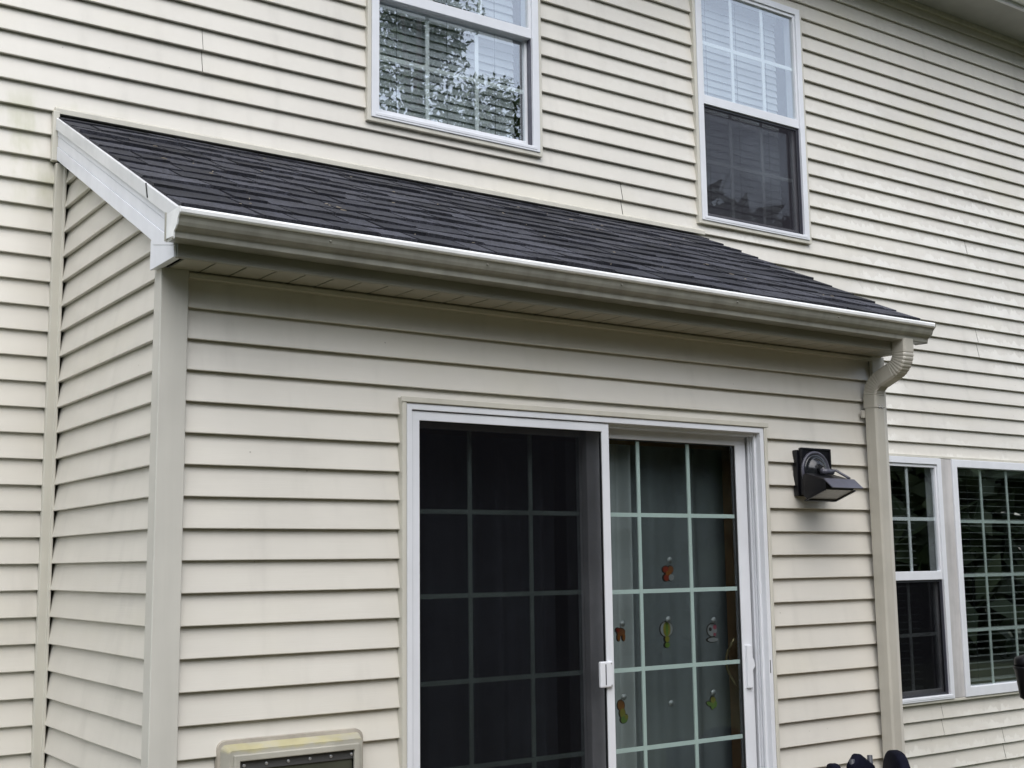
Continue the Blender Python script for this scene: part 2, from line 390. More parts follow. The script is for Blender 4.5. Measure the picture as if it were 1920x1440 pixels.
siding(front_wall, ('x', 0.0), -1, 22, lambda z: (0.076, 3.450), [DOOR], lambda k: [], 2.556)
SL = 0.503; zr = lambda y: 2.736+SL*(y+0.2)
sw = MB(); sw.prism([(0.026, 0.03, 0.10), (0.026, D+0.02, 0.10), (0.026, D+0.02, zr(D)-0.05), (0.026, 0.03, zr(0.03)-0.05)], (0.04, 0, 0))
side_wall = part(sw, 'wall', 'board', house, 'narrow extension side wall of beige siding under the white rake')
siding(side_wall, ('y', 0.006), -9, 22, lambda z: (max(0.045, (z+H*1.1+0.035-2.736)/SL-0.2), D-0.012), [], lambda k: [], 3.4)
sw = MB(); sw.prism([(3.464, 0.03, 0.10), (3.464, D+0.02, 0.10), (3.464, D+0.02, zr(D)-0.05), (3.464, 0.03, zr(0.03)-0.05)], (0.04, 0, 0))
part(sw, 'wall', 'board', house)
# interior shell so that the rooms are dark
sh = MB(); sh.box(-3.5, 9.0, D+4.5, D+4.6, 0, 5.5); sh.box(-3.55, -3.45, D+0.08, D+4.6, 0, 5.5); sh.box(8.95, 9.05, D+0.08, D+4.6, 0, 5.5)
sh.box(-3.5, 9.0, D+0.08, D+4.6, 2.75, 2.95); sh.box(-3.5, 9.0, D+0.08, D+4.6, 5.45, 5.55); sh.box(-3.5, 9.0, D+0.08, D+4.6, 0.05, 0.15)
sh.box(0.07, 3.46, 0.08, D+0.02, 0.05, 0.14); sh.box(4.6, 4.7, D+0.09, D+4.4, 0.2, 2.7)
part(sh, 'interior_shell', 'board')

# ------------------------------------------------------------------ corner posts and inside corner trims
def lpost(x0, x1, y0, y1, z0, z1, t=0.010, lip=0.012):
    return [(x0, y0), (x1, y0), (x1, y0+lip), (x1-0.004, y0+lip), (x1-0.004, y0+t*0.5+0.003), (x0+t, y0+t), (x0+t, y1), (x0, y1)]
p = MB(); pr = [(-0.007, -0.012), (0.085, -0.012), (0.085, 0.004), (0.06, 0.022), (0.022, 0.022), (0.022, 0.05), (0.006, 0.053), (-0.007, 0.053)]
p.prism([(x, y, 0.06) for x, y in pr], (0, 0, 2.51)); part(p, 'corner_post', 'post', label='wide beige corner post below the white rake end', bevel=0.003)
p = MB(); pr = [(3.440, -0.012), (3.530, -0.012), (3.530, 0.06), (3.505, 0.06), (3.505, 0.022), (3.46, 0.022), (3.440, 0.004)]
p.prism([(x, y, 0.06) for x, y in pr], (0, 0, 2.51)); part(p, 'corner_post', 'post', label='beige corner post behind the downspout', bevel=0.003)
p = MB(); p.prism([(x, y, 0.08) for x, y in [(-0.032, D-0.020), (0.000, D-0.020), (0.0, D-0.032), (0.010, D-0.032), (0.010, D+0.01), (-0.032, D+0.01)]], (0, 0, 3.165))
part(p, 'corner_trim', 'jtrim', bevel=0.0025, label='thin beige inside corner strip beside the extension')
p = MB(); p.box(-0.050, -0.024, D-0.022, D+0.008, 3.252, 3.462)
part(p, 'corner_trim', 'jtrim', bevel=0.003, label='short beige trim strip at the top of the rake')
# flashing strip where the roof meets the wall
p = MB(); p.prism_x([(D-0.020, 3.452), (D-0.020, 3.474), (D-0.012, 3.482), (D+0.008, 3.482), (D+0.008, 3.452)], -0.042, 3.560)
part(p, 'roof_flashing', 'jtrim', bevel=0.002, label='thin beige channel along the top of the lean-to roof')

# ------------------------------------------------------------------ lean-to roof
TH = math.atan(SL); dv = Vector((0, math.cos(TH), math.sin(TH))); nv = Vector((0, -math.sin(TH), math.cos(TH)))
E0 = Vector((0, -0.228, zr(-0.228)-0.012))
RL = (D+0.004-E0.y)/math.cos(TH)
deck = MB(); a = E0-nv*0.022+dv*0.02; b_ = E0+dv*RL-nv*0.022
deck.prism([(-0.02, a.y, a.z), (-0.02, b_.y, b_.z), (-0.02, (b_+nv*0.018).y, (b_+nv*0.018).z), (-0.02, (a+nv*0.018).y, (a+nv*0.018).z)], (3.522, 0, 0))
roof = part(deck, 'roof', 'felt', house, 'lean-to roof of dark charcoal asphalt shingles')
EXPO = 0.139; nrow = int(RL/EXPO)+1
for r in range(nrow):
    s0 = r*EXPO; x = -0.034 if True else 0; xe = 3.520+random.uniform(-0.005, 0.009)
    first = random.uniform(0.08, 0.28); ph1, ph2 = random.uniform(0, 6), random.uniform(0, 6)
    while x < xe-0.001:
        wd = first if first else random.choice([0.11, 0.13, 0.15, 0.18, 0.21, 0.25]); first = 0
        x1 = min(x+wd, xe)
        if xe-x1 < 0.06: x1 = xe
        t = MB(); n = max(3, int((x1-x)/0.05)+2)
        thick = 0.0095+random.choice([0, 0.001, 0.002, 0.0045]); ds = random.uniform(-0.005, 0.005)
        top = min(s0+0.150, RL-0.002)
        lift = 0.0035; kk = len(t.v)
        for i in range(n):
            xx = x+0.0050+(x1-x-0.0100)*i/(n-1)
            sl_ = s0+ds+0.0035*math.sin(xx*5+ph1)+0.002*math.sin(xx*17+ph2)+random.uniform(-0.0022, 0.0022); jn = random.uniform(-0.0007, 0.0007)+0.0024*math.sin(xx*9+ph2)
            for s_, n_ in ((sl_, lift), (sl_+0.001, lift+thick+jn), (top, 0.0035+thick*0.25), (top, -0.003)):
                q = E0+dv*s_+nv*n_; t.v.append((xx, q.y, q.z))
        for i in range(n-1):
            for j in range(4):
                q = i*4; q2 = q+4; t.f.append((q+j, q+(j+1) % 4, q2+(j+1) % 4, q2+j))
        t.f.append((0, 1, 2, 3)); t.f.append(tuple((n-1)*4+j for j in (3, 2, 1, 0)))
        part(t, 'shingle', 'shingle', roof)
        x = x1
# eave drip edge under the first course
p = MB(); q = E0
p.prism_x([(-0.214, q.z+0.002), (-0.214, 2.694), (-0.212, 2.694), (-0.2115, q.z+0.008)], -0.025, 3.490); part(p, 'drip_edge', 'drip')
# rake board on the open end
def rk(y, dz): return (y, zr(y)+dz)
p = MB(); ya, yb = -0.183, D-0.022
bands = [(-0.060, -0.098, -0.0300), (-0.098, -0.138, -0.0265), (-0.138, -0.206, -0.0300)]
loop = [rk(ya, -0.03), rk(yb, -0.03), rk(yb, -0.184), (0.030, zr(0.030)-0.184), (0.030, 2.566), (ya, 2.566)]
p.prism([(-0.026, y, z) for y, z in loop], (0.024, 0, 0))
rake = part(p, 'rake_board', 'rake', label='sloping white rake board with grooves at the open roof end')
for i, (d0, d1, xf) in enumerate([(-0.056, -0.084, -0.0315), (-0.0860, -0.128, -0.0290), (-0.1300, -0.186, -0.0315)]):
    s = MB(); y0 = ya-0.002; y1 = yb
    if i == 2: lp = [rk(y0, d0), rk(y1, d0), rk(y1, d1), (0.028, zr(0.028)+d1), (0.0, zr(0.0)+d1-0.010), (y0, 2.600)]
    else: lp = [rk(y0, d0), rk(y1, d0), rk(y1, d1), rk(y0, d1)]
    s.prism([(xf, y, z) for y, z in lp], (0.008, 0, 0)); part(s, 'rake_strip', 'rake', rake, bevel=0.0012)
s = MB(); s.prism([(-0.0300, y, z) for y, z in [(0.0315, zr(0.0315)-0.192), (0.0315, 2.563), (-0.186, 2.563), (-0.186, 2.597)]], (0.008, 0, 0))
part(s, 'rake_return', 'rake', rake, bevel=0.0012)
for j, (y0, y1) in enumerate([(-0.232, 0.040), (0.043, D-0.02)]):
    s = MB(); s.prism([(-0.0405+0.0012*j, y, z) for y, z in [rk(y0, -0.010), rk(y1, -0.010), rk(y1, -0.060), rk(y0, -0.060)]], (0.012, 0, 0))
    part(s, 'drip_edge', 'drip', rake, bevel=0.0015)
s = MB(); s.prism([(-0.0425, 0.060, zr(0.060)-0.008), (-0.0425, 0.064, zr(0.064)-0.008), (-0.0425, 0.046, zr(0.05)-0.055), (-0.0425, 0.041, zr(0.045)-0.055)], (0.004, 0, 0)); part(s, 'dark_crack', 'moss', rake, label='short dark split in the metal edge')
# fascia, soffit, frieze channel
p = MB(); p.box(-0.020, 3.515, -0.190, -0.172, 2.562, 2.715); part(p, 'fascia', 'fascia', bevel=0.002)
p = MB(); p.box(-0.012, 3.512, -0.172, 0.03, 2.590, 2.600); soff = part(p, 'soffit', 'felt', house, 'perforated soffit under the lean-to eave')
x = 0.02
while x < 3.505:
    x1 = min(x+0.0975, 3.509); s = MB()
    s.prism([(x, -0.171, 2.569), (x1, -0.171, 2.569), (x1, 0.012, 2.569), (x, 0.012, 2.569)], (0, 0, 0.006)); part(s, 'soffit_panel', 'soffit', soff)
    x = x1+0.0065
p = MB(); p.prism_x([(-0.013, 2.546), (-0.013, 2.560), (-0.004, 2.5675), (0.02, 2.5675), (0.02, 2.546)], 0.086, 3.439); part(p, 'frieze_channel', 'jtrim', bevel=0.0015)

# gutter
GP = [(-0.191, 2.692), (-0.191, 2.605), (-0.200, 2.6035), (-0.256, 2.6035), (-0.259, 2.606), (-0.2605, 2.620), (-0.262, 2.624), (-0.274, 2.630), (-0.283, 2.638), (-0.2885, 2.648), (-0.2915, 2.658), (-0.297, 2.668)]
GX0, GX1 = -0.055, 3.533
p = MB(); inn = [(y+0.0025, z+0.0025) for y, z in GP[1:]][::-1]
p.prism_x(GP+[(-0.294, 2.669)]+[(y+0.002, z+0.002) for y, z in reversed(GP[1:-1])]+[(-0.189, 2.692)], GX0, GX1)
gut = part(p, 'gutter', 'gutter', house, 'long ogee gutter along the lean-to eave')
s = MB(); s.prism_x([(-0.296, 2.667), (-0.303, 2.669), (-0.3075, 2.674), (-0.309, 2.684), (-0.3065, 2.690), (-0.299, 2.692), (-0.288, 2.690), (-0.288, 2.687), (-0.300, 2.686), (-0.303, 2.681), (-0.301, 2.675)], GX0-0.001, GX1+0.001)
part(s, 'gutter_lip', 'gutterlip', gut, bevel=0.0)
for xa, xb in ((GX0-0.004, GX0+0.0005), (GX1-0.0005, GX1+0.004)):
    s = MB(); s.prism_x([(-0.191, 2.690), (-0.191, 2.603), (-0.258, 2.601), (-0.263, 2.622), (-0.2765, 2.629), (-0.2865, 2.638), (-0.293, 2.655), (-0.3095, 2.672), (-0.3105, 2.690)], xa, xb); part(s, 'end_cap', 'gutterlip' if xa < 0 else 'gutter', gut)
s = MB(); s.prism_x([(-0.191, 2.696), (-0.197, 2.696), (-0.197, 2.610), (-0.258, 2.598), (-0.262, 2.6), (-0.262, 2.606), (-0.191, 2.606)], GX0-0.008, GX0-0.0035); part(s, 'end_cap_rim', 'gutter', gut)
x = 0.45
while x < 3.4:
    s = MB(); s.lathe_y((x, -0.2915, 2.655), [(0.004, 0.003), (0.004, -0.002), (0.002, -0.004)], 8); part(s, 'gutter_screw', 'gutter', gut); x += 0.61

# downspout: rectangular pipe swept along a path in the y-z plane
def sweep(path, w, d, xc, ridges):
    mb = MB(); n = len(path); k0 = 0; c = 0.008
    sec = [(-w/2+c, -d/2), (w/2-c, -d/2), (w/2, -d/2+c), (w/2, d/2-c), (w/2-c, d/2), (-w/2+c, d/2), (-w/2, d/2-c), (-w/2, -d/2+c)]
    for i, (y, z) in enumerate(path):
        t = Vector((0, path[min(i+1, n-1)][0]-path[max(i-1, 0)][0], path[min(i+1, n-1)][1]-path[max(i-1, 0)][1])).normalized()
        s = Vector((0, t.z, -t.y))
        if s.y < 0: s = -s
        e = 1.0-ridges[i]
        for a, b in sec:
            q = Vector((xc+a*e, y, z))+s*(b*e); mb.v.append(tuple(q))
    m_ = len(sec)
    for i in range(n-1):
        for j in range(m_): mb.f.append((i*m_+j, i*m_+(j+1) % m_, (i+1)*m_+(j+1) % m_, (i+1)*m_+j))
    mb.f.append(tuple(range(m_))); mb.f.append(tuple(range((n-1)*m_, n*m_))[::-1]); return mb
path, rid = [], []
def seg(p0, p1, n):
    for i in range(n): path.append((p0[0]+(p1[0]-p0[0])*i/n, p0[1]+(p1[1]-p0[1])*i/n)); rid.append(0)
def arc(cy, cz, r, a0, a1, n):
    for i in range(n+1):
        q = math.radians(a0+(a1-a0)*i/n); path.append((cy+r*math.cos(q), cz+r*math.sin(q))); rid.append(0.045 if i % 3 == 1 else 0)
YT, YB = -0.226, -0.048; r_ = 0.086; A = 68
seg((YT, 2.612), (YT, 2.552), 3); arc(YT+r_, 2.552, r_, 180, 180+A, 24)
y1, z1 = path[-1]; lenr = (YB-r_-(-0)) ; ey = YB-r_*(1-math.cos(math.radians(A)))
dx = ey-y1; dz = -dx*math.tan(math.radians(90-A)) if False else -dx*(math.cos(math.radians(A))/math.sin(math.radians(A)))
seg((y1, z1), (ey, z1+dz), 3)
arc(YB-r_, z1+dz-r_*math.sin(math.radians(A)), r_, A, 0, 24)
zend = path[-1][1]; path.append((YB, zend-0.05)); rid.append(0)
ds = part(sweep(path, 0.072, 0.078, 3.395, rid), 'downspout', 'downspout', house, 'beige downspout with a ribbed double elbow on the corner post')
part(sweep([(YB, zend-0.035), (YB, 0.16)], 0.066, 0.070, 3.395, [0, 0]), 'pipe', 'downspout', ds, bevel=0.002)
s = MB(); s.box(3.340, 3.364, -0.020, -0.012, zend-0.095, zend-0.060); part(s, 'strap', 'downspout', ds, bevel=0.002)
for zz in (zend-0.042, zend-0.052):
    for xx in (3.385, 3.405):
        s = MB(); s.lathe_y((xx, YB-0.0375, zz), [(0.004, 0.003), (0.004, -0.002), (0.002, -0.003)], 8); part(s, 'rivet', 'screw', ds)

# main eave
p = MB(); p.box(-3.6, 9.1, 0.885, D+0.06, 5.383, 5.395); part(p, 'eave_soffit', 'eave', label='pale soffit of the main roof')
p = MB(); p.box(-3.6, 9.1, 0.866, 0.885, 5.372, 5.54); part(p, 'fascia', 'white')
p = MB(); p.prism_x([(y+1.057, z+2.80) for y, z in GP]+[(0.79, 5.49), (0.866, 5.49)], -3.6, 9.1); part(p, 'gutter', 'gutterlip')
p = MB(); p.prism_x([(D-0.014, 5.352), (D-0.014, 5.382), (D+0.02, 5.382), (D+0.02, 5.352)], -3.5, 9.0); part(p, 'frieze_channel', 'jtrim', bevel=0.0015)
p = MB(); p.prism([(-3.7, 0.80, 5.50), (-3.7, 5.9, 7.6), (-3.7, 5.9, 5.55), (-3.7, 0.9, 5.52)], (12.9, 0, 0)); part(p, 'main_roof', 'felt')

# ------------------------------------------------------------------ windows
def bars(parent, xs, zs, x0, x1, z0, z1, y, wd, m):
    for x in xs: part(MB().box(x-wd/2, x+wd/2, y, y+0.006, z0, z1), 'muntin', m, parent)
    for z in zs: part(MB().box(x0, x1, y+0.0008, y+0.0068, z-wd/2, z+wd/2), 'muntin', m, parent)
def jtrim_ring(parent, o, y, m='jtrim'):
    part(MB().ring(o[0], o[1], o[2], o[3], y-0.016, y+0.020, 0.020), 'trim', m, parent, bevel=0.002)
def dh_window(o, zm, cols, rows, screen, label, bar='wmuntin', trim=True):
    win = sub_empty('window', house, label); x0, x1, z0, z1 = o
    if trim: jtrim_ring(win, o, D); x0 += 0.020; x1 -= 0.020; z0 += 0.020; z1 -= 0.020
    part(MB().ring(x0+0.0005, x1-0.0005, z0+0.0005, z1-0.0005, D-0.022, D+0.080, 0.040, 0.040, 0.040, 0.028), 'frame', 'white', win, bevel=0.002)
    ix0, ix1, iz0, iz1 = x0+0.040, x1-0.040, z0+0.028, z1-0.040
    # upper sash, outer track
    part(MB().ring(ix0+0.0008, ix1-0.0008, zm-0.002, iz1-0.0008, D-0.012, D+0.018, 0.016, 0.016, 0.020, 0.054), 'sash', 'white', win, bevel=0.002)
    gx0, gx1 = ix0+0.014, ix1-0.014
    part(MB().box(gx0, gx1, D+0.002, D+0.005, zm+0.045, iz1-0.015), 'pane', 'glass', win)
    w_ = (gx1-gx0)/cols
    bars(win, [gx0+w_*i for i in range(1, cols)], [zm+0.045+(iz1-0.015-zm-0.045)*i/rows for i in range(1, rows)], gx0, gx1, zm+0.05, iz1-0.018, D+0.008, 0.022, bar)
    # lower sash, inner track
    part(MB().ring(ix0+0.0015, ix1-0.0015, iz0+0.001, zm+0.030, D+0.026, D+0.056, 0.016, 0.016, 0.030, 0.034), 'sash', 'white', win, bevel=0.002)
    part(MB().box(gx0, gx1, D+0.038, D+0.041, iz0+0.028, zm+0.005), 'pane', 'glass', win)
    bars(win, [gx0+w_*i for i in range(1, cols)], [iz0+0.03+(zm-iz0-0.03)*i/rows for i in range(1, rows)], gx0, gx1, iz0+0.03, zm+0.002, D+0.044, 0.022, bar)
    part(MB().box(ix1-0.006, ix1-0.0004, D-0.006, D+0.024, iz0, zm-0.003), 'jamb_track', 'greymetal', win)
    if screen:
        part(MB().ring(ix0+0.001, ix1-0.007, iz0+0.002, zm-0.004, D+0.000, D+0.010, 0.012), 'screen_frame', 'tube' if screen == 2 else 'white', win, bevel=0.001)
        part(MB().box(ix0+0.010, ix1-0.018, D+0.004, D+0.005, iz0+0.010, zm-0.012), 'screen_mesh', 'palescreen' if o is WB else 'screen', win)
    part(MB().box(x0+0.02, x1-0.02, D-0.024, D+0.02, z0+0.010, z0+0.026), 'sill', 'white', win, bevel=0.002)
    return win, (ix0, ix1, iz0, iz1)
wa, ia = dh_window(WA, 4.345, 3, 2, 0, 'white double-hung window reflecting trees, above the lean-to roof')
wb, ib = dh_window(WB, 4.245, 3, 2, 2, 'white double-hung window with a dark screen over its lower half')
# ground floor group: narrow double-hung, mullion board, wide picture window
tr = sub_empty('window_trim'); part(MB().ring(WC[0], WC[1], WC[2], WC[3], D-0.014, D+0.02, 0.016), 'trim', 'jtrim', tr, bevel=0.002)
wc, ic = dh_window((4.947, 5.575, 0.739, 2.251), 1.482, 2, 2, 2, 'narrow double-hung window right beside the downspout', trim=False)
part(MB().box(5.576, 5.690, D-0.012, D+0.06, 0.740, 2.250), 'mullion', 'mull', bevel=0.002, label='weathered white board between two ground floor windows')
wd_ = sub_empty('window', house, 'wide fixed window with white frame, open blind and many small panes')
part(MB().ring(5.691, 6.944, 0.739, 2.251, D-0.022, D+0.080, 0.050, 0.050, 0.050, 0.060), 'frame', 'white', wd_, bevel=0.003)
part(MB().box(5.735, 6.90, D+0.004, D+0.007, 0.79, 2.21), 'pane', 'glass', wd_)
pw = (6.894-5.741)/4
bars(wd_, [5.741+pw*i for i in (1, 2, 3)], [0.799+(2.201-0.799)*i/4 for i in (1, 2, 3)], 5.741, 6.894, 0.799, 2.201, D+0.010, 0.020, 'muntin')

# blinds (things of their own, hanging inside)
def blind(x0, x1, z0, z1, y, pitch, tilt, m, label):
    b = empty('window_blind', (x0, y, z0)); tag(b, label, 'blind', 'slatted blinds inside the windows')
    def bp(mb, name, mm):
        o = mb.build(name, mm, b); o.location = (-x0, -y, -z0); return o
    bp(MB().box(x0, x1, y-0.020, y+0.020, z1-0.04, z1), 'head_rail', m)
    z = z1-0.06; t = math.radians(tilt); hw = 0.025; i = 0
    while z > z0+0.04:
        tt = t+random.uniform(-0.03, 0.03); a = Vector((0, math.cos(tt), math.sin(tt)))*hw; nn = Vector((0, -math.sin(tt), math.cos(tt)))*0.0016
        q = Vector((0, y, z)); loop = [q-a, q-a*0.3+nn*1.6, q+a*0.3+nn*1.6, q+a, q+a*0.3-nn*0.2+nn, q-a*0.3-nn*0.2+nn]
        mb = MB(); mb.prism_x([(v.y, v.z) for v in loop], x0+0.004, x1-0.004); bp(mb, 'slat', m); z -= pitch; i += 1
    bp(MB().box(x0+0.002, x1-0.002, y-0.018, y+0.018, z0+0.002, z0+0.020), 'bottom_rail', m)
    for f in (0.16, 0.5, 0.84):
        xx = x0+(x1-x0)*f; bp(MB().box(xx-0.0012, xx+0.0012, y-0.027, y-0.0255, z0+0.01, z1-0.02), 'cord', 'tube')
    return b
blind(ia[0]+0.012, ia[1]-0.035, ia[2]+0.012, ia[3], D+0.105, 0.0435, 74, 'slat', 'closed white blind behind the tree-reflecting upstairs window')
blind(ib[0]+0.012, ib[1]-0.060, ib[2]+0.012, ib[3], D+0.105, 0.0435, 74, 'slat', 'closed white blind behind the upstairs window with a screen')
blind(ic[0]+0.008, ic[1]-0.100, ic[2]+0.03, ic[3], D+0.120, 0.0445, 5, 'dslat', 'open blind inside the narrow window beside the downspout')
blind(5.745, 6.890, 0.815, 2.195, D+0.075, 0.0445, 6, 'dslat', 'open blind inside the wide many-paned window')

# ------------------------------------------------------------------ sliding door
door = sub_empty('sliding_door', house, 'white sliding patio door with an insect screen over one half')
part(MB().ring(DOOR[0], DOOR[1], 0.10, DOOR[3], -0.020, 0.020, 0.018, 0.018, 0.020, 0.02), 'trim', 'jtrim', door, bevel=0.003)
part(MB().box(0.868, 2.712, -0.0235, -0.0195, 2.190, 2.2095), 'trim', 'jtrim', door, bevel=0.0015)
part(MB().ring(0.8945, 2.6865, 0.12, 2.1865, -0.016, 0.150, 0.022, 0.022, 0.022, 0.03), 'frame', 'white', door, bevel=0.002)
for y0, y1, xx in ((0.012, 0.022, 2.654), (0.034, 0.040, 2.658), (0.050, 0.056, 2.656)): part(MB().box(xx, 2.6655, y0, y1, 0.15, 2.164), 'track', 'white', door, bevel=0.001)
for y0, y1, zz in ((0.014, 0.020, 2.150), (0.040, 0.050, 2.150)): part(MB().box(0.92, 2.652, y0, y1, zz, 2.1645), 'track', 'white', door)
# moving glass panel
part(MB().ring(1.765, 2.652, 0.16, 2.163, 0.064, 0.098, 0.066, 0.060, 0.050, 0.10), 'panel_frame', 'white', door, bevel=0.003)
part(MB().ring(1.829, 2.594, 0.258, 2.115, 0.070, 0.092, 0.006), 'seal', 'rubber', door)
part(MB().box(1.833, 2.590, 0.074, 0.077, 0.262, 2.111), 'pane', 'doorglass', door)
bars(door, [2.047, 2.325], [1.806, 1.497, 1.189, 0.879, 0.570], 1.834, 2.589, 0.263, 2.110, 0.080, 0.0165, 'muntin')
# fixed panel behind the screen
part(MB().ring(0.918, 1.835, 0.16, 2.163, 0.106, 0.142, 0.060, 0.066, 0.046, 0.10), 'panel_frame', 'white', door, bevel=0.003)
part(MB().box(0.977, 1.770, 0.118, 0.121, 0.262, 2.118), 'pane', 'doorglass', door)
bars(door, [1.249, 1.531], [1.810, 1.500, 1.188, 0.879, 0.570], 0.977, 1.770, 0.263, 2.116, 0.124, 0.017, 'muntin')
# sliding insect screen
part(MB().ring(0.920, 1.823, 0.150, 2.161, -0.008, 0.008, 0.031, 0.036, 0.033, 0.06), 'screen_frame', 'white', door, bevel=0.002)
part(MB().ring(0.950, 1.788, 0.208, 2.130, -0.003, 0.005, 0.004), 'screen_spline', 'rubber', door)
part(MB().box(0.952, 1.786, 0.0005, 0.0015, 0.21, 2.128), 'screen_mesh', 'screen', door)
h_ = part(MB().box(1.745, 1.808, -0.022, -0.006, 1.140, 1.238), 'handle', 'white', door, bevel=0.005, label='small white pull on the screen frame')
part(MB().box(1.768, 1.772, -0.0235, -0.021, 1.150, 1.228), 'handle_groove', 'tube', door)
for zz in (1.148, 1.230): part(MB().lathe_y((1.798, -0.022, zz), [(0.003, 0.001), (0.003, -0.0015)], 8), 'screw', 'screw', door)
part(MB().prism([(2.604, 0.050, 1.078), (2.634, 0.050, 1.078), (2.634, 0.050, 1.150), (2.650, 0.050, 1.168), (2.644, 0.050, 1.196), (2.634, 0.050, 1.206), (2.634, 0.050, 1.258), (2.604, 0.050, 1.258)], (0, 0.016, 0)), 'handle', 'white', door, bevel=0.003, label='white outer door pull')
part(MB().box(2.6690, 2.6730, -0.0168, -0.014, 1.142, 1.196), 'latch_slot', 'rubber', door)
pts = [(2.565, 0.125, 1.285)]+[(2.565-0.0, 0.125+0.04*math.sin(math.pi*i/12), 1.285-0.20*i/12) for i in range(13)]
part(MB().tube([(2.595-0.03*math.sin(math.pi*i/12), 0.115+0.025*math.sin(math.pi*i/12), 1.285-0.20*i/12) for i in range(13)], 0.006), 'inner_handle', 'brass', door, smooth=True)
part(MB().box(2.664, 2.70, 0.152, 0.225, 0.15, 2.16), 'inner_jamb', 'wood', door)
part(MB().box(0.90, 2.70, 0.152, 0.155, 2.10, 2.17), 'inner_head', 'wood', door)

# curtains behind the door
def curtain(x0, x1, y, amp, pitch, z0, z1, label, phase, cm='curtain', n=220):
    mb = MB(); rows = 10
    for th in (0, 0.004):
        for i in range(n+1):
            x = x0+(x1-x0)*i/n; u = (x-x0)
            yy = y+amp*(0.6*math.sin(u/pitch*6.283+phase+0.9*math.sin(u*7))+0.4*math.sin(u/pitch*2.7*3.1+1.3*phase))
            for j in range(rows+1):
                t = j/rows; z = z0+(z1-z0)*t
                mb.v.append((x+0.012*math.sin(3*t+u*9)*(1-t), yy*1.0+amp*0.25*math.sin(4*t+u*8)+th, z))
    N = (n+1)*(rows+1)
    for i in range(n):
        for j in range(rows):
            a = i*(rows+1)+j; b = a+rows+1
            mb.f.append((a, b, b+1, a+1)); mb.f.append((N+a, N+a+1, N+b+1, N+b))
    o = mb.build('curtain', cm, smooth=True); reloc(o, ((x0+x1)/2, y, z0)); return tag(o, label, 'curtain', 'curtains inside the patio door')
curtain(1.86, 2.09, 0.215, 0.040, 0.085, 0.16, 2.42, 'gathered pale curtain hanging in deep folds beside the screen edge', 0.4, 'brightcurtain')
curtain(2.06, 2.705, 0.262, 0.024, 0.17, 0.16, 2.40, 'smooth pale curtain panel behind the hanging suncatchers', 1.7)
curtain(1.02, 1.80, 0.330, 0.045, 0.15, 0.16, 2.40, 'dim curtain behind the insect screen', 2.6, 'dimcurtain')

# ------------------------------------------------------------------ suncatchers on suction hooks
def disc(cx, cz, rx, rz, y, t=0.003, n=18, a=0): return [(cx+rx*math.cos(6.283*i/n)*math.cos(a)-rz*math.sin(6.283*i/n)*math.sin(a), y, cz+rx*math.cos(6.283*i/n)*math.sin(a)+rz*math.sin(6.283*i/n)*math.cos(a)) for i in range(n)]
YO = 0.096
def sun(cx, cz, hookdz, shapes, label):
    e = empty('suncatcher', (cx, YO, cz)); tag(e, label, 'suncatcher', 'coloured suncatchers hung on the door glass')
    def bp(mb, name, mm, sm=False):
        o = mb.build(name, mm, e, smooth=sm); o.location = (-cx, -YO, -cz); return o
    back = MB()
    for (dx, dz, rx, rz, c, a) in shapes: back.prism(disc(cx+dx, cz+dz, rx+0.0035, rz+0.0035, YO+0.001*len(back.v)/100, a=a), (0, 0.003, 0))
    bp(back, 'outline_plate', 'outline')
    for i, (dx, dz, rx, rz, c, a) in enumerate(shapes): bp(MB().prism(disc(cx+dx, cz+dz, rx, rz, YO-0.002-0.0007*i, a=a), (0, 0.0015, 0)), 'glaze', c)
    hook(cx, cz+hookdz, bp)
    return e
def hook(cx, cz, bp):
    bp(MB().lathe_y((cx, 0.092, cz), [(0.013, -0.010), (0.010, -0.004), (0.004, 0.0), (0.003, 0.006)], 16), 'suction_cup', 'cup', True)
    bp(MB().tube([(cx, 0.096, cz), (cx+0.002, 0.101, cz-0.008), (cx+0.004, 0.101, cz-0.016), (cx, 0.099, cz-0.022)], 0.0016, 6), 'hook', 'cup', True)
sun(2.208, 1.567, 0.055, [(-0.014, 0.016, 0.016, 0.013, 'red', 0), (0.014, 0.016, 0.014, 0.014, 'brown', 0), (0, 0.0, 0.016, 0.010, 'orange', 0), (-0.013, -0.018, 0.014, 0.013, 'red', 0), (0.014, -0.017, 0.015, 0.013, 'pale', 0.3)], 'red and orange suncatcher with bumpy outline hanging above the balloon')
sun(2.190, 1.318, 0.062, [(0, 0.022, 0.034, 0.030, 'pale', 0), (0, 0.022, 0.020, 0.030, 'yellow', 0), (0, 0.022, 0.007, 0.030, 'green', 0), (0, -0.018, 0.012, 0.012, 'yellow', 0), (0, -0.042, 0.013, 0.010, 'green', 0)], 'hot-air balloon suncatcher in pale and yellow-green stripes')
sun(2.446, 1.318, 0.050, [(0, 0.008, 0.027, 0.026, 'pale', 0), (0.015, 0.020, 0.010, 0.010, 'pink', 0), (-0.012, 0.012, 0.008, 0.008, 'outline', 0), (0.012, -0.010, 0.007, 0.007, 'pink', 0), (0, -0.032, 0.030, 0.009, 'pale', 0)], 'pale round suncatcher with dark and pink spots on a base')
sun(1.946, 1.330, 0.042, [(0, 0.008, 0.020, 0.014, 'brown', 0), (-0.012, -0.012, 0.007, 0.014, 'orange', 0), (0.014, -0.012, 0.007, 0.014, 'orange', 0), (-0.016, 0.016, 0.009, 0.008, 'red', 0)], 'brown-orange animal-shaped suncatcher on the gathered curtain side')
